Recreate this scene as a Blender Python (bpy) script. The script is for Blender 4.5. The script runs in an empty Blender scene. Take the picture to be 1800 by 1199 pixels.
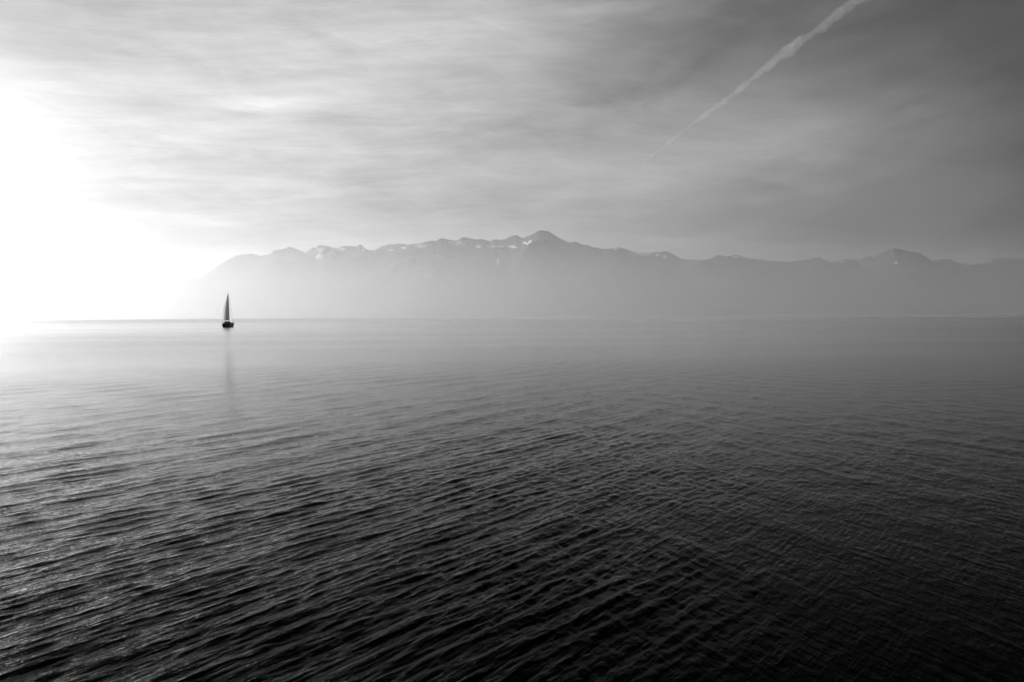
import bpy, bmesh, math, random
import numpy as np
from mathutils import Vector, Matrix
from mathutils import noise as mnoise

random.seed(4); rng = np.random.default_rng(7)
sc = bpy.context.scene
COL = sc.collection
R = math.radians
FPX = 1400.0            # focal length in pixels of the 1800 px wide photograph
CAM_H = 3.2
SUN_AZ = -60.0          # degrees, left of the view axis (+Y)
GLOW_AZ = -38.0         # centre of the bright veil of cirrus in front of the sun
SUN_EL = 18.0

# ------------------------------------------------------------------ camera
cam = bpy.data.cameras.new("camera")
camo = bpy.data.objects.new("camera", cam); COL.objects.link(camo); sc.camera = camo
cam.sensor_width = 36.0; cam.lens = 36.0 * FPX / 1800.0
cam.clip_start = 0.1; cam.clip_end = 400000.0
pitch = math.atan((599.5 - 556.5) / FPX)
camo.matrix_world = (Matrix.Translation((0, 0, CAM_H)) @ Matrix.Rotation(R(90) - pitch, 4, 'X')
                     @ Matrix.Rotation(R(-0.35), 4, 'Z'))

# ------------------------------------------------------------------ world
def nd(nt, t, **kw):
    n = nt.nodes.new(t)
    for k, v in kw.items(): setattr(n, k, v)
    return n
class G:
    """small helper to write shader maths"""
    def __init__(s, nt): s.nt = nt
    def _in(s, sock, v):
        if v is None: return
        if isinstance(v, bpy.types.NodeSocket): s.nt.links.new(v, sock)
        else: sock.default_value = v
    def m(s, op, a, b=None, c=None, clamp=False):
        n = nd(s.nt, 'ShaderNodeMath', operation=op, use_clamp=clamp)
        for i, v in enumerate((a, b, c)): s._in(n.inputs[i], v)
        return n.outputs[0]
    def comb(s, x, y, z=0.0):
        n = nd(s.nt, 'ShaderNodeCombineXYZ')
        for i, v in enumerate((x, y, z)): s._in(n.inputs[i], v)
        return n.outputs[0]
    def noise(s, vec, scale, detail=4.0, rough=0.5, dist=0.0, dims='3D'):
        n = nd(s.nt, 'ShaderNodeTexNoise', noise_dimensions=dims)
        s._in(n.inputs['Vector'], vec); n.inputs['Scale'].default_value = scale
        n.inputs['Detail'].default_value = detail; n.inputs['Roughness'].default_value = rough
        n.inputs['Distortion'].default_value = dist
        return n.outputs['Fac']
    def curve(s, x, pts, x0, x1):
        """piecewise curve through pts [(x, y)], y may be any size"""
        ys = [p[1] for p in pts]; top = max(ys)
        u = s.mr(x, x0, x1, 0, 1)
        n = nd(s.nt, 'ShaderNodeFloatCurve'); c = n.mapping.curves[0]
        n.mapping.use_clip = True
        q = [((p[0]-x0)/(x1-x0), p[1]/top) for p in pts]
        c.points[0].location = q[0]; c.points[1].location = q[-1]
        for p in q[1:-1]: c.points.new(*p)
        for p in c.points: p.handle_type = 'AUTO_CLAMPED'
        n.mapping.update()
        s._in(n.inputs['Value'], u)
        return s.m('MULTIPLY', n.outputs[0], top)
    def mr(s, x, a, b, c, d, interp='LINEAR'):
        n = nd(s.nt, 'ShaderNodeMapRange', interpolation_type=interp)
        for i, v in enumerate((x, a, b, c, d)): s._in(n.inputs[i], v)
        return n.outputs[0]

world = bpy.data.worlds.new("World"); sc.world = world; world.use_nodes = True
nt = world.node_tree; nt.nodes.clear(); g = G(nt)
wout = nd(nt, 'ShaderNodeOutputWorld'); bg = nd(nt, 'ShaderNodeBackground')
sky = nd(nt, 'ShaderNodeTexSky', sky_type='NISHITA', sun_disc=False)
sky.sun_elevation = R(SUN_EL); sky.sun_rotation = R(SUN_AZ); sky.altitude = 400
sky.dust_density = 4.0; sky.air_density = 1.0; sky.ozone_density = 1.0
bw = nd(nt, 'ShaderNodeRGBToBW'); nt.links.new(sky.outputs[0], bw.inputs[0])
tc = nd(nt, 'ShaderNodeTexCoord'); sep = nd(nt, 'ShaderNodeSeparateXYZ')
nt.links.new(tc.outputs['Generated'], sep.inputs[0])
X, Y, Z = sep.outputs
az = g.m('MULTIPLY', g.m('ARCTAN2', X, Y), 180/math.pi)            # degrees, + to the right
el = g.m('MULTIPLY', g.m('ARCSINE', Z), 180/math.pi)
# --- broad brightness of the veiled sky: falls away from the sun and towards the zenith
# the veil is uneven, so its brightness does not fall off in straight bands
wp = g.noise(g.comb(g.m('MULTIPLY', az, .045), g.m('MULTIPLY', el, .13), 3.1), 1.0, 3, .5, .4)
azw = g.m('ADD', az, g.m('MULTIPLY', g.m('SUBTRACT', wp, .5), 22.0))
daz = g.m('ABSOLUTE', g.m('SUBTRACT', azw, GLOW_AZ))
daz = g.m('MINIMUM', daz, g.m('SUBTRACT', 360.0, daz))
#SKYBEGIN
low = g.curve(daz, [(0, .42), (8, .46), (14, .50), (26, .45), (32, .38), (38, .35), (44, .32), (50, .28), (56, .21), (61, .13), (66, .08), (71, .035), (100, .02), (180, .02)], 0, 180)
high = g.curve(daz, [(0, .17), (10, .24), (20, .31), (26, .31), (32, .30), (38, .25), (44, .15), (50, .11), (56, .085), (61, .07), (66, .055), (71, .04), (100, .02), (180, .015)], 0, 180)
hf = g.curve(el, [(0, 0), (7, .12), (14, .6), (22, 1), (90, 1)], 0, 90)
base = g.m('ADD', g.m('MULTIPLY', low, g.m('SUBTRACT', 1.0, hf)), g.m('MULTIPLY', high, hf))
zen = g.curve(el, [(0, 1), (22, 1), (30, .5), (45, .15), (90, .05)], 0, 90)
base = g.m('MULTIPLY', base, zen)
#SKYEND
# --- cirrus: streaks on a high cloud sheet (perspective from the projection of the view ray on it)
zz = g.m('ADD', g.m('MAXIMUM', Z, 0.0), 0.10)
px_ = g.m('DIVIDE', X, zz); py_ = g.m('DIVIDE', Y, zz)
def streak(angle, along, across, off, detail=5.0, rough=.55, dist=.3):
    a = R(angle); ca, sa = math.cos(a), math.sin(a)
    u = g.m('ADD', g.m('MULTIPLY', px_, ca), g.m('MULTIPLY', py_, sa))
    v = g.m('SUBTRACT', g.m('MULTIPLY', py_, ca), g.m('MULTIPLY', px_, sa))
    return g.noise(g.comb(g.m('MULTIPLY', u, along), g.m('MULTIPLY', v, across), off), 1.0, detail, rough, dist)
s1 = streak(12, .16, 1.3, 1.7, 8, .62, .5)            # long fibres
s2 = streak(-20, .35, 1.6, 5.2, 6, .6, .8)
s3 = streak(8, .12, .35, 9.1, 3, .5, .4)   # broad bands
s4 = streak(22, .9, 8.0, 3.3, 8, .68, 1.0)   # fine fibres
cl = g.m('ADD', g.m('MULTIPLY', g.m('SUBTRACT', s1, .5), .9), g.m('MULTIPLY', g.m('SUBTRACT', s3, .5), .9))
cl = g.m('ADD', cl, g.m('MULTIPLY', g.m('SUBTRACT', s2, .5), .5))
cl = g.m('ADD', cl, g.m('MULTIPLY', g.m('SUBTRACT', s4, .5), .30))
def feather(tilt, along, across, off, detail, rough, dist):
    a = R(tilt); ca, sa = math.cos(a), math.sin(a)
    u = g.m('ADD', g.m('MULTIPLY', az, ca), g.m('MULTIPLY', el, sa)); v = g.m('SUBTRACT', g.m('MULTIPLY', el, ca), g.m('MULTIPLY', az, sa))
    return g.noise(g.comb(g.m('MULTIPLY', u, along), g.m('MULTIPLY', v, across), off), 1.0, detail, rough, dist)
f1 = feather(9, .045, .20, 2.2, 8, .58, 1.2)
f2 = feather(-14, .16, .55, 6.6, 9, .66, 1.0)
f3 = feather(4, .10, .9, 8.1, 9, .7, .8)
right = g.mr(az, -8, 14, 0, 1, 'SMOOTHSTEP')
cl = g.m('MULTIPLY', cl, .55)
cl = g.m('ADD', cl, g.m('MULTIPLY', g.m('MULTIPLY', g.m('SUBTRACT', f1, .5), .75), g.m('ADD', .5, right)))
cl = g.m('ADD', cl, g.m('MULTIPLY', g.m('SUBTRACT', f2, .5), .36))
cl = g.m('ADD', cl, g.m('MULTIPLY', g.m('SUBTRACT', f3, .5), g.m('SUBTRACT', .7, g.m('MULTIPLY', right, .5))))
cl = g.m('MULTIPLY', cl, g.curve(el, [(0, .1), (5, .5), (12, 1), (90, 1)], 0, 90))
# --- single wisps: (azimuth, elevation, half length, half width, tilt degrees, strength)
def wisp(a0, e0, L, W, tilt, k, bend=0.0):
    t = R(tilt); ct, st = math.cos(t), math.sin(t)
    dx = g.m('SUBTRACT', az, a0); dy = g.m('SUBTRACT', el, e0)
    u = g.m('ADD', g.m('MULTIPLY', dx, ct), g.m('MULTIPLY', dy, st))
    v = g.m('SUBTRACT', g.m('MULTIPLY', dy, ct), g.m('MULTIPLY', dx, st))
    fr = g.noise(g.comb(g.m('MULTIPLY', u, .35), g.m('MULTIPLY', v, 2.2), a0), 1.0, 5, .6, .6)
    v = g.m('ADD', v, g.m('MULTIPLY', g.m('SUBTRACT', fr, .5), W * 1.6))
    v = g.m('ADD', v, g.m('MULTIPLY', g.m('MULTIPLY', u, u), bend))
    q = g.m('ADD', g.m('POWER', g.m('ABSOLUTE', g.m('DIVIDE', u, L)), 2.0), g.m('POWER', g.m('ABSOLUTE', g.m('DIVIDE', v, W)), 2.0))
    e = g.m('EXPONENT', g.m('MULTIPLY', q, -1.0))
    return g.m('MULTIPLY', e, g.m('MULTIPLY', g.m('ADD', fr, .35), k))
WISPS = [(-16.5, 14.4, 4.2, .45, 6, .30), (-14.5, 15.3, 5.0, .8, 9, .13), (-25.5, 15.2, 4.5, .35, 1, .18),
         (-26, 12.6, 6, .5, 1, .15), (-18, 9.2, 8, .35, -2, .10, .006), (-22, 6.6, 9, .3, -5, .10),
         (-9, 20.2, 10, 2.2, -10, .14), (-14.5, 17.9, 5, 1.0, 3, .12), (8.5, 9.9, 8, .9, -3, .16),
         (28, 14.5, 12, 2.2, 14, .14), (-4, 21.5, 8, 1.0, -22, .10), (17, 11, 12, 1.2, 2, .10)]
for w in WISPS: cl = g.m('ADD', cl, wisp(*w))
DARKS = [(5, 15.5, 9, 2.5, -12, -.12), (14, 21, 10, 1.6, -14, -.14), (24, 18.5, 8, .8, 8, -.14), (-27, 19.5, 8, .8, -6, -.06), (-25, 16.8, 8, .6, -2, -.07)]
for w in DARKS: cl = g.m('ADD', cl, wisp(*w))
val = g.m('MULTIPLY', base, g.m('MAXIMUM', g.m('ADD', g.m('MULTIPLY', cl, 1.7), 1.0), .1))
val = g.m('ADD', val, g.m('MULTIPLY', bw.outputs[0], 0.001))
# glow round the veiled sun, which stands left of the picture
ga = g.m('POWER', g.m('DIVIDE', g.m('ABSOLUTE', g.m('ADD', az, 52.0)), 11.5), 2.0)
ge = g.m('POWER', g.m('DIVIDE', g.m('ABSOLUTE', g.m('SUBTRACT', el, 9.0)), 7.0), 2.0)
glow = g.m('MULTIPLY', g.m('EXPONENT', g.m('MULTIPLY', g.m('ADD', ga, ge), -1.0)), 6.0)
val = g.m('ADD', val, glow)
cc = nd(nt, 'ShaderNodeCombineColor')
for i in range(3): nt.links.new(val, cc.inputs[i])
nt.links.new(cc.outputs[0], bg.inputs['Color']); bg.inputs['Strength'].default_value = 1.0
nt.links.new(bg.outputs[0], wout.inputs['Surface'])
world.cycles.sampling_method = 'MANUAL'; world.cycles.sample_map_resolution = 512

# ------------------------------------------------------------------ sun
SUN_DIR = Vector((math.sin(R(SUN_AZ))*math.cos(R(SUN_EL)), math.cos(R(SUN_AZ))*math.cos(R(SUN_EL)), math.sin(R(SUN_EL))))
ld = bpy.data.lights.new("sun", 'SUN'); lo = bpy.data.objects.new("sun", ld); COL.objects.link(lo)
ld.energy = 4.5; ld.angle = R(45)          # the sun stands behind thin cirrus
lo.rotation_euler = SUN_DIR.to_track_quat('Z', 'Y').to_euler()

# ------------------------------------------------------------------ picture
sc.view_settings.view_transform = 'Standard'; sc.view_settings.look = 'None'
sc.view_settings.exposure = 0.28; sc.view_settings.gamma = 1.0
sc.render.engine = 'CYCLES'
sc.cycles.max_bounces = 6; sc.cycles.volume_bounces = 2
sc.cycles.use_denoising = True; sc.cycles.caustics_reflective = False

# ------------------------------------------------------------------ helpers
def tag(o, label=None, cat=None, group=None, kind=None):
    if label: o['label'] = label
    if cat: o['category'] = cat
    if group: o['group'] = group
    if kind: o['kind'] = kind
    return o
def mesh_obj(name, verts, faces, mat, parent=None, smooth=True):
    me = bpy.data.meshes.new(name); me.from_pydata([tuple(v) for v in verts], [], faces); me.update()
    if smooth: me.polygons.foreach_set('use_smooth', [True]*len(me.polygons))
    o = bpy.data.objects.new(name, me); COL.objects.link(o)
    if mat: me.materials.append(mat)
    if parent: o.parent = parent
    return o
def grid_obj(name, P, mat, cyclic=False):
    """P: array (rows, cols, 3)"""
    r, c, _ = P.shape
    idx = np.arange(r*c).reshape(r, c)
    if cyclic:
        a = idx[:-1, :]; b = np.roll(idx, -1, 1)[:-1, :]; d = np.roll(idx, -1, 1)[1:, :]; e = idx[1:, :]
    else:
        a = idx[:-1, :-1]; b = idx[:-1, 1:]; d = idx[1:, 1:]; e = idx[1:, :-1]
    F = np.stack([a, b, d, e], -1).reshape(-1, 4)
    me = bpy.data.meshes.new(name)
    me.vertices.add(r*c); me.vertices.foreach_set('co', P.reshape(-1).astype(np.float32))
    me.loops.add(F.size); me.loops.foreach_set('vertex_index', F.reshape(-1).astype(np.int32))
    me.polygons.add(len(F)); me.polygons.foreach_set('loop_start', np.arange(0, F.size, 4, dtype=np.int32))
    me.polygons.foreach_set('loop_total', np.full(len(F), 4, dtype=np.int32))
    me.update(calc_edges=True); me.polygons.foreach_set('use_smooth', np.ones(len(F), dtype=bool))
    o = bpy.data.objects.new(name, me); COL.objects.link(o); me.materials.append(mat)
    return o
def mat_new(name):
    m = bpy.data.materials.new(name); m.use_nodes = True; m.node_tree.nodes.clear()
    out = nd(m.node_tree, 'ShaderNodeOutputMaterial')
    return m, m.node_tree, G(m.node_tree), out
def plain(name, v, rough=.6, var=.15, scale=6.0, metal=0.0):
    m, t, gg, out = mat_new(name)
    p = nd(t, 'ShaderNodeBsdfPrincipled'); p.inputs['Roughness'].default_value = rough; p.inputs['Metallic'].default_value = metal
    tcn = nd(t, 'ShaderNodeTexCoord')
    n = gg.noise(tcn.outputs['Object'], scale, 4, .6)
    k = gg.mr(n, .3, .7, v*(1-var), v*(1+var))
    c = nd(t, 'ShaderNodeCombineColor')
    for i in range(3): t.links.new(k, c.inputs[i])
    t.links.new(c.outputs[0], p.inputs['Base Color']); t.links.new(p.outputs[0], out.inputs[0])
    return m
def fbm2(x, y, seed, octaves=5, lac=2.0, gain=.5, ridged=False):
    """value-noise fbm, numpy"""
    tot = np.zeros_like(x, dtype=float); amp = 1.0; s = 0
    for o in range(octaves):
        xi = np.floor(x).astype(np.int64); yi = np.floor(y).astype(np.int64)
        fx = x-xi; fy = y-yi; fx = fx*fx*(3-2*fx); fy = fy*fy*(3-2*fy)
        def h(i, j):
            n = (i*374761393 + j*668265263 + (seed+o)*974634777) & 0x7fffffff
            n = ((n ^ (n >> 13)) * 1274126177) & 0x7fffffff
            return ((n ^ (n >> 16)) & 0xffff) / 65535.0
        v = (h(xi, yi)*(1-fx)+h(xi+1, yi)*fx)*(1-fy) + (h(xi, yi+1)*(1-fx)+h(xi+1, yi+1)*fx)*fy
        if ridged: v = 1-np.abs(2*v-1)
        tot += v*amp; s += amp; amp *= gain; x = x*lac+17.3; y = y*lac+9.1
    return tot/s

# ------------------------------------------------------------------ lake
wm, t, gg, out = mat_new('lake_water')
tcn = nd(t, 'ShaderNodeTexCoord'); sp = nd(t, 'ShaderNodeSeparateXYZ'); t.links.new(tcn.outputs['Object'], sp.inputs[0])
def wav(angle, along, across, detail, rough, dist, off):
    a = R(angle); ca, sa = math.cos(a), math.sin(a)
    u = gg.m('ADD', gg.m('MULTIPLY', sp.outputs[0], ca*along), gg.m('MULTIPLY', sp.outputs[1], sa*along))
    v = gg.m('SUBTRACT', gg.m('MULTIPLY', sp.outputs[1], ca*across), gg.m('MULTIPLY', sp.outputs[0], sa*across))
    return gg.noise(gg.comb(u, v, off), 1.0, detail, rough, dist)
#WBEGIN
h1 = wav(56, 2.2, 15.0, 5, .66, .3, 1.0)
h2 = wav(112, 2.4, 15.0, 5, .66, .3, 4.0)
h3 = wav(50, .25, 1.8, 4, .55, .3, 7.0)
h4 = wav(115, .25, 1.8, 4, .55, .3, 11.0)
hh = gg.m('ADD', gg.m('MULTIPLY', h1, .016), gg.m('MULTIPLY', h2, .007))
hh = gg.m('ADD', hh, gg.m('MULTIPLY', h3, .022))
hh = gg.m('ADD', hh, gg.m('MULTIPLY', h4, .016))
# calm and ruffled patches
pat = wav(5, .004, .03, 3, .5, .5, 2.0)
hh = gg.m('MULTIPLY', hh, gg.mr(pat, .35, .65, .7, 1.25))
#WEND
bp = nd(t, 'ShaderNodeBump'); bp.inputs['Strength'].default_value = 1.0; bp.inputs['Distance'].default_value = 1.0
t.links.new(hh, bp.inputs['Height'])
# reflectance of water seen through a polarising filter: mostly the p component of Fresnel's law
geo = nd(t, 'ShaderNodeNewGeometry'); dt = nd(t, 'ShaderNodeVectorMath', operation='DOT_PRODUCT')
t.links.new(bp.outputs[0], dt.inputs[0]); t.links.new(geo.outputs['Incoming'], dt.inputs[1])
c = gg.m('MAXIMUM', dt.outputs['Value'], .005); NW = 1.333
ct = gg.m('SQRT', gg.m('SUBTRACT', 1.0, gg.m('DIVIDE', gg.m('SUBTRACT', 1.0, gg.m('MULTIPLY', c, c)), NW*NW)))
nc = gg.m('MULTIPLY', c, NW); nct = gg.m('MULTIPLY', ct, NW)
rp = gg.m('POWER', gg.m('ABSOLUTE', gg.m('DIVIDE', gg.m('SUBTRACT', nc, ct), gg.m('ADD', nc, ct))), 2.0)
rs = gg.m('POWER', gg.m('ABSOLUTE', gg.m('DIVIDE', gg.m('SUBTRACT', c, nct), gg.m('ADD', c, nct))), 2.0)
fr = gg.m('MINIMUM', gg.m('MULTIPLY', gg.m('POWER', gg.m('ADD', gg.m('MULTIPLY', rp, .99), gg.m('MULTIPLY', rs, .01), clamp=True), 1.75), 1.85), .88)
gl = nd(t, 'ShaderNodeBsdfGlossy'); dist = nd(t, 'ShaderNodeVectorMath', operation='LENGTH'); t.links.new(tcn.outputs['Object'], dist.inputs[0])
rg = gg.mr(dist.outputs['Value'], 12, 100, .03, .25)
rg = gg.m('SUBTRACT', rg, gg.mr(dist.outputs['Value'], 150, 240, 0, .09, 'SMOOTHSTEP'))       # a slick where the boat lies
rg = gg.m('ADD', rg, gg.mr(dist.outputs['Value'], 290, 1100, 0, .17, 'SMOOTHSTEP'))
t.links.new(rg, gl.inputs['Roughness'])   # ripples too small to model, more of them offshore
gl.inputs['Color'].default_value = (1, 1, 1, 1); t.links.new(bp.outputs[0], gl.inputs['Normal'])
df = nd(t, 'ShaderNodeBsdfDiffuse'); df.inputs['Color'].default_value = (.0008, .0008, .0008, 1)
mx = nd(t, 'ShaderNodeMixShader'); t.links.new(fr, mx.inputs[0]); t.links.new(df.outputs[0], mx.inputs[1]); t.links.new(gl.outputs[0], mx.inputs[2])
t.links.new(mx.outputs[0], out.inputs[0])

def lake():
    # rows by distance: dense close to the shore where the eye is, sparse far out
    h = CAM_H
    ang = np.concatenate([np.linspace(R(36), R(.35), 1100), np.array([.25, .15, .08, .04, .02])*math.pi/180])
    r = h/np.tan(ang); r = np.concatenate([r, [20000, 45000, 80000]])
    azs = np.radians(np.linspace(-42, 42, 1500))
    RR, AA = np.meshgrid(r, azs, indexing='ij')
    x = RR*np.sin(AA); y = RR*np.cos(AA); z = np.zeros_like(x)
    dr = np.gradient(r)[:, None]
    dxy = np.maximum(RR*(azs[1]-azs[0]), 0)
    #WAVES
    N = 200
    ruf = .55+.9*fbm2(x/5.0+y/9.0, y/3.2-x/6.0, 77, 4)
    calm = 1/(1+(RR/45.0)**1.5)
    ss = lambda v, a, b: (lambda q: q*q*(3-2*q))(np.clip((v-a)/(b-a), 0, 1))
    dg = np.degrees(AA)+6*(fbm2(x/7.0, y/7.0, 5, 2)-.5)
    wA = 1-.72*ss(dg, 2, 24); wB = .45+.6*ss(dg, -14, 8)
    flat_right = 1-.72*ss(dg, 0, 26)*(1-ss(RR, 9, 24))          # waves flattened at the near right to darken the water there
    for i in range(N):
        if i < 14: lam = rng.uniform(.9, 2.2)
        else: lam = math.exp(min(max(rng.normal(math.log(.22), .65), math.log(.07)), math.log(1.4)))
        fam = rng.random()
        # two wave trains cross: crests running away to the right (seen at the left) and to the left
        if fam < .58: crest = rng.normal(35, 10)
        elif fam < .84: crest = rng.normal(-22, 13)
        else: crest = rng.normal(85, 28)
        ca = R(crest)                         # azimuth of the crest line
        kx, ky = math.cos(ca), -math.sin(ca)  # wave vector is perpendicular to the crest
        k = 2*math.pi/lam
        slope = .0158 * (.62 if fam >= .58 else 1.0)
        if i < 14: slope *= .9
        amp = slope/k
        proj = np.abs(dr*(kx*np.sin(AA)+ky*np.cos(AA))) + np.abs(dxy*(kx*np.cos(AA)-ky*np.sin(AA)))
        fade = np.clip(1.6-proj/(lam/4.5), 0, 1)
        ph = rng.uniform(0, 6.283, 4)
        m_ = fade[:, 0] > 0 if fade[:, :1].all() else fade.max(1) > 0
        xx = x[m_]; yy = y[m_]
        u = xx*kx+yy*ky; v = xx*ky-yy*kx
        gr = 1 + .8*np.sin(k*.13*u+k*.05*v+ph[1]) * np.sin(k*.045*v-k*.06*u+ph[2])
        th = k*u + .7*np.sin(k*.07*v+ph[3]) + ph[0]
        sn = np.sin(th)
        wt = (wA if fam < .58 else wB)*flat_right
        z[m_] += wt[m_]*amp*fade[m_]*gr*(ruf[m_] if lam < .6 else 1.0)*(calm[m_]**(.25 if lam < .5 else 1.0))*(sn - .22*np.cos(2*th))
    #WAVESEND
    P = np.stack([x, y, z], -1)
    o = grid_obj('lake', P, wm)
    tag(o, 'dark rippled lake water stretching to the hazy horizon', kind='structure')
    # the rest of the lake outside the finely built sector
    V = []; F = []
    rr = [0, 4.0, 200, 80000]
    a_out = np.radians(np.linspace(42, 318, 60))
    V.append((0, 0, 0))
    for q in rr[1:]:
        for a in a_out: V.append((q*math.sin(a), q*math.cos(a), 0))
    n = len(a_out)
    for i in range(n-1):
        F.append((0, 1+i+1, 1+i))
        for j in range(2): F.append((1+j*n+i, 1+j*n+i+1, 1+(j+1)*n+i+1, 1+(j+1)*n+i))
    o2 = mesh_obj('lake', V, F, wm)
    tag(o2, 'lake water beside and behind the viewpoint', kind='structure')
lake()

# ------------------------------------------------------------------ mountains
RIDGE = [(60,556),(140,545),(220,526),(290,506),(335,493),(355,487),(364,483),(383,468.6),(397,460),(411,452.5),(425,447),(436,447.5),(444,445.5),(460,451),(478,446.4),(482,441.4),(489,439.4),(505,437.8),(510,434),(519,438),(530,441.4),(540,445),(547,440.5),(553,435),(557,437.5),(562,431.6),(575,432),(583,435),(594,436.6),(603,433),(619,433),(628,434.5),(635,430),(640,434.5),(650,441),(661,440),(675,432),(703,429),(717,431),(744,428),(755,424.7),(767,424.7),(776,420),(792,423),(804,423),(815,417),(828,420),(850,420.7),(862,424),(874,420.7),(880,423),(893,418),(908,413.6),(920,419),(932,414),(945,408),(954,406),(964,406.6),(972,412),(987,420),(1001,428),(1012,425),(1024,431),(1036,432.6),(1046,436.6),(1067,438),(1085,435),(1110,441),(1122,445),(1134,443.6),(1156,443.6),(1172,442.7),(1186,449),(1201,456.5),(1233,457.8),(1251,453.5),(1262,448.4),(1276,451),(1293,447.7),(1312,454),(1341,457.8),(1367,459.6),(1392,460.7),(1417,456.7),(1441,452.4),(1453,459.6),(1468,460.7),(1489,455),(1507,457.8),(1525,450.6),(1536,453.5),(1551,443.3),(1571,436),(1594,441.5),(1619,446),(1637,458.5),(1663,455),(1684,463),(1702,467),(1728,464),(1746,455),(1778,454),(1800,457),(1850,470),(1950,462),(2050,476),(2200,490),(2400,515)]
FAR = [(-500,500),(-300,488),(-100,492),(0,487),(60,483),(110,484),(150,480),(200,476),(222,474),(240,477),(262,484),(290,486),(330,489),(370,486),(420,490),(500,505)]
def hor(x): return 556.5 - (x-900)*.0061
SNOWS = [(572,451,18,6),(584,447,14,4),(566,440,8,4),(588,442,9,4),(604,438,6,3),(740,433,12,2.5),(806,428,15,5),(783,429,4,2),(820,425,6,2),(842,434,5,3),(868,434,12,1.6),(882,434,6,3),(900,433,7,1.8),(926,428,8,2.4),(932,425,4,2.5),(770,453,3,5),(768,456,4,2),(876,462,2.5,9),(1082,438,7,3),(1112,447,9,4),(1135,447,12,4),(1156,449,6,3),(1168,451,4,3),(1293,452,8,1.2),(1480,460,4,1.5),(1574,462,3,3),(690,440,5,1.5),(710,436,5,1.5),(640,440,4,2),(905,436,5,1.5)]
mm, t, gg, out = mat_new('mountain_rock')
p = nd(t, 'ShaderNodeBsdfPrincipled'); p.inputs['Roughness'].default_value = .95
tcn = nd(t, 'ShaderNodeTexCoord'); n = gg.noise(tcn.outputs['Object'], .0014, 8, .6)
at = nd(t, 'ShaderNodeAttribute', attribute_name='snow')
n2 = gg.noise(tcn.outputs['Object'], .008, 6, .7)
sn = gg.mr(gg.m('ADD', at.outputs['Fac'], gg.m('MULTIPLY', gg.m('SUBTRACT', n2, .5), 2.8)), .45, .62, 0, 1)
rock = gg.mr(n, .3, .7, .035, .075)
k = gg.m('ADD', gg.m('MULTIPLY', rock, gg.m('SUBTRACT', 1.0, sn)), gg.m('MULTIPLY', sn, .85))
c = nd(t, 'ShaderNodeCombineColor')
for i in range(3): t.links.new(k, c.inputs[i])
t.links.new(c.outputs[0], p.inputs['Base Color']); t.links.new(p.outputs[0], out.inputs[0])

def range_mesh(name, prof, dist, depth, step, seed, label, rough_px, snow):
    xs = np.arange(prof[0][0], prof[-1][0]+.1, step)
    ys = np.interp(xs, [q[0] for q in prof], [q[1] for q in prof])
    A = np.arctan((xs-900)/FPX)
    jit = ((fbm2(xs/11.0, xs*0+3.3, seed, 5, 2.1, .65)-.5)*2*rough_px
           + (fbm2(xs/5.0, xs*0+8.3, seed+5, 3, 2.1, .6, True)-.6)*1.8*rough_px*.6)
    up = (hor(xs)-ys+jit)/FPX                       # tan(elevation)*cos(az)
    D = dist*(1+.10*(fbm2(xs/170.0, xs*0, seed+3, 4)-.5)*2)  # distance along the view axis
    H = CAM_H + up*D
    tt = np.concatenate([np.linspace(-1, -.02, 70), [0], np.linspace(.03, 1, 14)])
    TT, XX = np.meshgrid(tt, xs, indexing='ij')
    DD = D[None, :] + TT*depth
    X_ = DD*((XX-900)/FPX); Y_ = DD
    a = np.abs(TT)
    kk = np.hanning(int(90/step)); kk /= kk.sum(); pad = len(kk)//2
    Hs = np.convolve(np.pad(H, pad, mode='edge'), kk, 'same')[pad:pad+len(H)]
    wH = np.exp(-a*9)
    HH = H[None, :]*wH + np.minimum(Hs, H*1.3)[None, :]*(1-wH)
    prof_ = np.where(TT < 0, (1-a)**1.25, (1-a)**1.1)
    rid = fbm2((X_-.35*Y_)/2300, Y_/2300, seed+9, 5, 2.05, .5, True)
    rid2 = fbm2((X_+.5*Y_)/1500, (Y_-.5*X_)/1500, seed+19, 4, 2.05, .5, True)
    gul = (rid-.5)*1.1 + (rid2-.5)*.5
    env = np.clip(a*5, 0, 1)*np.clip((1-a)*3, 0, 1)
    Z_ = HH*prof_ + gul*HH*.30*env
    # nothing in front may stand above the traced skyline
    lim = CAM_H + up[None, :]*DD - 2 - 40*np.clip(a*6, 0, 1)
    Z_ = np.where(TT < 0, np.minimum(Z_, np.where(up[None, :] > 0, lim, Z_)), Z_)
    Z_[0, :] = -60; Z_[-1, :] = -60
    P = np.stack([X_, Y_, Z_], -1)
    o = grid_obj(name, P, mm)
    me = o.data
    at_ = me.attributes.new('snow', 'FLOAT', 'POINT')
    S = np.zeros(XX.shape)
    if snow:
        PY = hor(XX) - (Z_-CAM_H)/DD*FPX
        for (sx, sy, w, h) in SNOWS:
            S = np.maximum(S, 1.15*np.exp(-((XX-sx)/w)**2-((PY-sy)/h)**2))
        S = np.where(TT <= 0, S, .5)
    at_.data.foreach_set('value', S.reshape(-1).astype(np.float32))
    tag(o, label, kind='structure')
    return o
range_mesh('mountains', RIDGE, 21000, 5200, .75, 11, 'long hazy mountain range with snow patches across the lake', 1.7, True)
range_mesh('far_mountains', FAR, 38000, 6000, 2.0, 31, 'very faint distant mountains in the bright haze at the left', 1.0, False)

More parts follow.
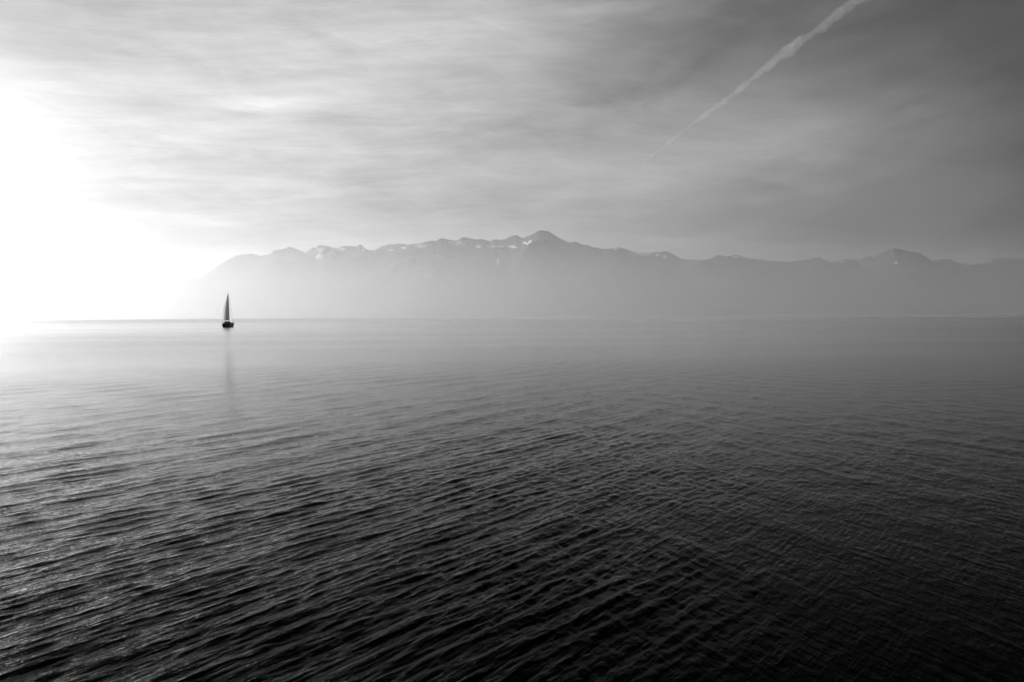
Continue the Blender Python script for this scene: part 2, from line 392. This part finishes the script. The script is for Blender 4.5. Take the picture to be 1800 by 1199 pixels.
# ------------------------------------------------------------------ haze, mist, contrail
def vol_mat(name, col, dens, g_):
    m, t, gg, out = mat_new(name)
    v = nd(t, 'ShaderNodeVolumePrincipled'); v.inputs['Color'].default_value = (col, col, col, 1)
    v.inputs['Density'].default_value = dens; v.inputs['Anisotropy'].default_value = g_
    t.links.new(v.outputs[0], out.inputs['Volume']); return m
HAZE_D = 2.6e-5
hb = 120000; ht = 2330
V = [(sx*hb, sy*hb, z) for z in (-70, ht) for sx, sy in ((-1,-1),(1,-1),(1,1),(-1,1))]
F = [(3,2,1,0),(4,5,6,7),(0,1,5,4),(1,2,6,5),(2,3,7,6),(3,0,4,7)]
hz = mesh_obj('haze', V, F, vol_mat('haze_air', .97, HAZE_D, .60), smooth=False)
tag(hz, 'pale haze in the air over the whole lake', kind='stuff')

def mist():
    # thickest at the water, thinning upwards to nothing
    bm = bmesh.new(); bmesh.ops.create_uvsphere(bm, u_segments=96, v_segments=64, radius=1.0)
    for v in bm.verts:
        z = v.co.z; a = abs(z); w = math.sqrt(max(1e-9, 1-z*z)); k = (1-a)**1.6/w if w > 1e-4 else 0
        v.co.x *= k*40000; v.co.y = v.co.y*k*5600 + 12400; v.co.z *= 1500
    me = bpy.data.meshes.new('mist'); bm.to_mesh(me); bm.free()
    o = bpy.data.objects.new('mist', me); COL.objects.link(o); me.materials.append(vol_mat('mist_air', 1.0, 2.3e-4, .76))
    me.polygons.foreach_set('use_smooth', [True]*len(me.polygons))
    tag(o, 'low bank of mist lying on the lake in front of the mountains', kind='stuff')
mist()

def outward(V, F):
    bm = bmesh.new(); vs = [bm.verts.new(v) for v in V]
    for f in F: bm.faces.new([vs[i] for i in f])
    bmesh.ops.recalc_face_normals(bm, faces=bm.faces[:]); bm.verts.index_update()
    F2 = [tuple(v.index for v in f.verts) for f in bm.faces]; bm.free()
    return V, F2
def contrail():
    A_ = 8000.0
    def world_pt(x, y):
        dx = (x-900)/FPX; dz = (hor(x)-y)/FPX
        Yd = (A_-CAM_H)/dz
        return Vector((dx*Yd, Yd, A_))
    # the far thin end and the near wide end; a plane's trail is straight
    a = world_pt(1128, 289); b = world_pt(1503, 4)
    bdir = (b-a); far = a; near = a + bdir*1.35
    n = 420; seg = 20; rows = []
    side = Vector((bdir.y, -bdir.x, 0)).normalized(); upv = Vector((0, 0, 1))
    for i in range(n):
        s = i/(n-1)
        c = far.lerp(near, s)
        L = (c-far).length
        # radius in metres grows with age
        rad = 30 + 125*min(1, s/ .74)**1.15
        nz = lambda q, f: mnoise.noise(Vector((L*f/1000, q, .5)))
        lump = max(.25, 1 + .45*nz(1.1, .9) + .5*nz(2.3, 2.2) + .25*nz(4.9, 6.5))
        off = side*(rad*(.55*nz(7.7, .5)+.35*nz(8.3, 2.1))) + upv*(rad*(.45*nz(12.7, .6)+.3*nz(14.1, 2.6)))
        end = min(1, s*40, (1-s)*40)
        row = []
        for k in range(seg):
            th = 2*math.pi*k/seg
            q = Vector((math.cos(th)*1.3, math.sin(th)*1.3, L/ (rad*1.1+25)))
            rr = rad*lump*end*(1+.55*mnoise.noise(q)+.35*mnoise.noise(q*2.3+Vector((5, 5, 5))))
            row.append(c+off+side*math.cos(th)*max(rr, 1)+upv*math.sin(th)*max(rr, 1))
        rows.append(row)
    V = [v for r_ in rows for v in r_]; F = []
    for i in range(n-1):
        for k in range(seg):
            F.append((i*seg+k, i*seg+(k+1) % seg, (i+1)*seg+(k+1) % seg, (i+1)*seg+k))
    F.append(tuple(range(seg))[::-1]); F.append(tuple((n-1)*seg+k for k in range(seg)))
    V, F = outward(V, F)
    o = mesh_obj('contrail', V, F, vol_mat('contrail_ice', 1.0, 4.0e-4, .4))
    tag(o, 'thin white contrail slanting up to the right across the grey sky', 'contrail')
contrail()
#BOAT
# ------------------------------------------------------------------ sailing boat
M_hull = plain('dark_gelcoat', .018, .25, .3, 1.5)
M_deck = plain('worn_deck', .12, .7, .3, 4)
M_dark = plain('dark_canvas', .02, .85, .3, 5)
M_spar = plain('grey_alloy', .06, .4, .15, 3)
M_wire = plain('steel_wire', .10, .35, .1, 3)
M_glass = plain('smoked_window', .01, .1, .1, 3)
def sail_mat(name, dif, tra):
    m, t, gg, out = mat_new(name)
    tcn = nd(t, 'ShaderNodeTexCoord'); sp = nd(t, 'ShaderNodeSeparateXYZ'); t.links.new(tcn.outputs['Object'], sp.inputs[0])
    seam = gg.m('FRACT', gg.m('MULTIPLY', gg.m('ADD', sp.outputs[2], gg.m('MULTIPLY', sp.outputs[1], .25)), .9))
    sm = gg.mr(seam, 0, .05, .8, 1.0)                     # panel seams
    n = gg.mr(gg.noise(tcn.outputs['Object'], 1.2, 4, .6), .3, .7, .88, 1.08)
    k = gg.m('MULTIPLY', sm, n)
    def col(v):
        c = nd(t, 'ShaderNodeCombineColor'); q = gg.m('MULTIPLY', k, v)
        for i in range(3): t.links.new(q, c.inputs[i])
        return c.outputs[0]
    d = nd(t, 'ShaderNodeBsdfDiffuse'); r = nd(t, 'ShaderNodeBsdfTranslucent')
    t.links.new(col(dif), d.inputs[0]); t.links.new(col(tra), r.inputs[0])
    ad = nd(t, 'ShaderNodeAddShader'); t.links.new(d.outputs[0], ad.inputs[0]); t.links.new(r.outputs[0], ad.inputs[1])
    t.links.new(ad.outputs[0], out.inputs[0]); return m
M_main = sail_mat('grey_sailcloth', .26, .22)
M_gen = sail_mat('light_sailcloth', .25, .50)

def tube(bm, pts, r, seg=8):
    pts = [Vector(p) for p in pts]; rings = []
    for i, p in enumerate(pts):
        d = (pts[min(i+1, len(pts)-1)] - pts[max(i-1, 0)]).normalized()
        a = d.orthogonal().normalized(); b = d.cross(a)
        if rings and (a-la).length > 1:
            a = (la - d*la.dot(d)).normalized(); b = d.cross(a)
        la = a
        rr = r[i] if isinstance(r, (list, tuple)) else r
        rings.append([bm.verts.new(p+(a*math.cos(2*math.pi*k/seg)+b*math.sin(2*math.pi*k/seg))*rr) for k in range(seg)])
    for i in range(len(rings)-1):
        for k in range(seg):
            bm.faces.new((rings[i][k], rings[i][(k+1) % seg], rings[i+1][(k+1) % seg], rings[i+1][k]))
    bm.faces.new(rings[0][::-1]); bm.faces.new(rings[-1])
def bmo(name, bm, mat, parent, smooth=True):
    bmesh.ops.recalc_face_normals(bm, faces=bm.faces[:])
    me = bpy.data.meshes.new(name); bm.to_mesh(me); bm.free(); me.materials.append(mat)
    if smooth: me.polygons.foreach_set('use_smooth', [True]*len(me.polygons))
    o = bpy.data.objects.new(name, me); COL.objects.link(o); o.parent = parent; return o
def tube_obj(name, pts, r, mat, parent, seg=8):
    bm = bmesh.new(); tube(bm, pts, r, seg); return bmo(name, bm, mat, parent)

boat = bpy.data.objects.new('sailboat', None); COL.objects.link(boat)
boat.location = (-101.3, 282.0, 0.0); boat.rotation_euler = (0, R(-1.8), R(6.6))
tag(boat, 'small dark sailing yacht with two raised sails alone on the lake', 'sailboat')

ST = [0, 1.2, 2.5, 4, 5.5, 7, 8.2, 9.1, 9.7, 10.05]
HB = [1.25, 1.45, 1.6, 1.7, 1.68, 1.45, 1.05, .62, .28, .03]
WB = [1.0, 1.25, 1.4, 1.45, 1.36, 1.05, .65, .30, .08, .01]
SH = [1.22, 1.18, 1.16, 1.18, 1.24, 1.34, 1.45, 1.54, 1.6, 1.64]
bm = bmesh.new(); rings = []
for i, yy in enumerate(ST):
    hb, wb, sh = HB[i], WB[i], SH[i]
    rake = -.25 if i == 0 else 0.0
    half = [(0, -.55*min(1, wb)), (wb*.75, -.38*min(1, wb)), (wb, 0.0), (wb+(hb-wb)*.55, sh*.45), (hb, sh*.9), (hb, sh)]
    prof_ = [(-a, z) for a, z in half[::-1]] + half[1:]
    rings.append([bm.verts.new((a, yy+(rake*(z/sh) if z > 0 else 0)+(.25*max(z, 0)/1.6 if i >= 8 else 0), z)) for a, z in prof_])
for i in range(len(rings)-1):
    for k in range(len(rings[0])-1):
        bm.faces.new((rings[i][k], rings[i][k+1], rings[i+1][k+1], rings[i+1][k]))
bm.faces.new(rings[0]); bm.faces.new(rings[-1][::-1])
hull = bmo('hull', bm, M_hull, boat)
bm = bmesh.new(); rr = []
for i, yy in enumerate(ST):
    y0 = yy-.25 if i == 0 else yy+(.25 if i >= 8 else 0)
    rr.append([bm.verts.new((q*HB[i]*.985, y0, SH[i]-.03+.06*(1-abs(q)**2))) for q in (-1, -.5, 0, .5, 1)])
for i in range(len(rr)-1):
    for k in range(4): bm.faces.new((rr[i][k], rr[i][k+1], rr[i+1][k+1], rr[i+1][k]))
bmo('deck', bm, M_deck, boat)
# rubbing strake
for sgn in (-1, 1):
    tube_obj('rubbing_strake', [(sgn*(HB[i]+.01), ST[i]-(.22 if i == 0 else 0)+(.24 if i >= 8 else 0), SH[i]-.08) for i in range(len(ST))], .03, M_spar, hull, 6)
# coachroof
def loft(name, secs, mat, parent):
    bm = bmesh.new(); rs_ = [[bm.verts.new(p) for p in s_] for s_ in secs]
    for i in range(len(rs_)-1):
        for k in range(len(rs_[0])-1): bm.faces.new((rs_[i][k], rs_[i][k+1], rs_[i+1][k+1], rs_[i+1][k]))
    bm.faces.new(rs_[0]); bm.faces.new(rs_[-1][::-1])
    return bmo(name, bm, mat, parent, False)
def hoop(yy, w, z0, z1, n=9, sq=.55):
    return [(w*math.copysign(abs(math.cos(math.pi*k/(n-1)))**sq, math.cos(math.pi*k/(n-1))), yy, z0+(z1-z0)*max(0, math.sin(math.pi*k/(n-1)))**sq) for k in range(n)]
cab = loft('cabin', [hoop(3.2, 1.05, 1.15, 1.66), hoop(4.5, 1.08, 1.15, 1.72), hoop(6.2, .9, 1.2, 1.68), hoop(7.6, .55, 1.3, 1.5)], M_deck, boat)
for sgn in (-1, 1):
    for yy in (3.9, 5.1):
        bm = bmesh.new(); bmesh.ops.create_cube(bm, size=1.0)
        for v in bm.verts: v.co = Vector((sgn*(1.075-(yy-3.9)*.06)+v.co.x*.04, yy+v.co.y*.75, 1.45+v.co.z*.15))
        bmo('window', bm, M_glass, cab, False)
# sprayhood over the companionway
loft('sprayhood', [hoop(2.3, 1.02, 1.5, 2.12, 13, .7), hoop(2.8, 1.05, 1.3, 2.16, 13, .7), hoop(3.5, .98, 1.2, 2.0, 13, .7), hoop(3.95, .9, 1.2, 1.75, 13, .7)], M_dark, boat)
for sgn in (-1, 1):
    loft('coaming', [[(sgn*.8, yy, z0), (sgn*.8, yy, 1.5), (sgn*1.0, yy, 1.5), (sgn*1.05, yy, z0)] for yy, z0 in ((.3, 1.15), (2.4, 1.15))], M_deck, boat)
# wheel and pedestal
ped = tube_obj('steering_pedestal', [(0, 1.0, 1.15), (0, 1.0, 1.95)], .09, M_dark, boat)
tube_obj('wheel', [(.48*math.cos(2*math.pi*k/24), .9, 1.85+.48*math.sin(2*math.pi*k/24)) for k in range(25)], .022, M_wire, ped, 6)
# rudder blade behind the transom
loft('rudder', [[(-.04, -.12, z), (.04, -.12, z), (.04, -.45, z), (-.04, -.45, z)] for z in (-.4, .75)], M_hull, boat)
# rails
bm = bmesh.new()
tube(bm, [(-1.2, .9, 1.85), (-1.22, .1, 1.88), (-1.0, -.2, 1.9), (1.0, -.2, 1.9), (1.22, .1, 1.88), (1.2, .9, 1.85)], .025, 6)
for q in ((-1.2, .9), (-1.05, -.15), (1.05, -.15), (1.2, .9), (-.4, -.2), (.4, -.2)): tube(bm, [(q[0], q[1], 1.15), (q[0], q[1], 1.88)], .02, 6)
bmo('stern_rail', bm, M_wire, boat)
bm = bmesh.new()
tube(bm, [(-.75, 8.7, 2.15), (-.35, 9.7, 2.25), (0, 10.2, 2.28), (.35, 9.7, 2.25), (.75, 8.7, 2.15)], .025, 6)
for q in ((-.75, 8.7), (-.35, 9.7), (.35, 9.7), (.75, 8.7)): tube(bm, [(q[0]*.95, q[1], 1.45), (q[0], q[1], 2.2)], .02, 6)
bmo('bow_rail', bm, M_wire, boat)
for sgn in (-1, 1):
    pts = [(sgn*1.2, .9, 1.83), (sgn*1.5, 2.5, 1.78), (sgn*1.6, 4.4, 1.8), (sgn*1.48, 6.5, 1.9), (sgn*.75, 8.7, 2.13)]
    lf = tube_obj('lifeline', pts, .012, M_wire, boat, 5)
    for q in pts[1:-1]: tube_obj('stanchion', [(q[0], q[1], 1.12), q], .016, M_wire, lf, 6)
# rig
MB = Vector((0, 6.0, 1.6)); MT = Vector((0, 5.85, 12.55))
mast = tube_obj('mast', [MB, MB.lerp(MT, .7), MT], [.095, .085, .05], M_spar, boat, 10)
for zz, w in ((.40, .95), (.70, .7)):
    c_ = MB.lerp(MT, zz)
    tube_obj('spreader', [(-w, c_.y-.15, c_.z+.08), (0, c_.y, c_.z), (w, c_.y-.15, c_.z+.08)], .03, M_spar, mast, 6)
tube_obj('masthead_aerial', [MT, MT+Vector((0, -.05, .55))], .012, M_wire, mast, 5)
TACK = Vector((0, 9.95, 1.72)); HEAD = Vector((0, 5.98, 12.1))
tube_obj('forestay', [TACK, HEAD], .028, M_wire, boat, 6)
tube_obj('backstay', [(0, -.15, 1.3), MT], .018, M_wire, boat, 6)
for sgn in (-1, 1):
    c1 = MB.lerp(MT, .40); c2 = MB.lerp(MT, .70)
    tube_obj('shroud', [(sgn*1.5, 5.7, 1.25), (sgn*.95, c1.y-.15, c1.z+.08), (sgn*.7, c2.y-.15, c2.z+.08), MB.lerp(MT, .97)], .018, M_wire, boat, 6)
BA = R(14); BE = Vector((-math.sin(BA)*3.9, 5.9-math.cos(BA)*3.9, 2.62)); B0 = Vector((0, 5.88, 2.52))
boom = tube_obj('boom', [B0, BE], .085, M_spar, boat, 8)
tube_obj('mainsheet', [B0.lerp(BE, .85), (0, 2.1, 1.5)], .02, M_wire, boom, 5)
def sail(name, luff0, luff1, clew, mat, roach, belly, twist, n=28, m=12):
    V = []; F = []
    for i in range(n+1):
        s_ = i/n
        L = luff0.lerp(luff1, s_)
        E = clew.lerp(luff1, s_)
        port = Vector((-1, -.25, 0)).normalized(); aft = Vector((0, -1, 0))
        E = E + port*twist*math.sin(math.pi*s_**.8) + aft*roach*math.sin(math.pi*s_)
        if s_ == 1: E = luff1 + aft*.12
        for j in range(m+1):
            c_ = j/m
            p_ = L.lerp(E, c_) + port*belly*(L-E).length*math.sin(math.pi*c_**.8)
            if s_ < .03: p_.z += -.12*math.sin(math.pi*c_)
            V.append(p_)
    for i in range(n):
        for j in range(m):
            a = i*(m+1)+j; F.append((a, a+1, a+m+2, a+m+1))
    return mesh_obj(name, V, F, mat, boat), V
ms, VV = sail('mainsail', B0+Vector((0, -.1, .15)), MT+Vector((0, -.1, -.25)), BE+Vector((0, .1, .12)), M_main, .32, .06, .18)
tube_obj('leech_tape', [VV[i*13+12] for i in range(29)], .02, M_spar, ms, 5)
for q in (6, 12, 18, 24):
    a_ = VV[q*13+12]; b_ = VV[q*13+7]
    tube_obj('batten', [a_, VV[q*13+9], b_], .018, M_spar, ms, 5)
gs, GV = sail('genoa', TACK+Vector((0, -.05, .15)), HEAD, Vector((-1.8, 4.3, 1.95)), M_gen, 0.0, .10, .62)
tube_obj('leech_tape', [GV[i*13+12] for i in range(29)], .028, M_spar, gs, 5)
tube_obj('genoa_sheet', [(-1.8, 4.3, 1.95), (-1.35, 2.2, 1.25)], .015, M_wire, gs, 5)
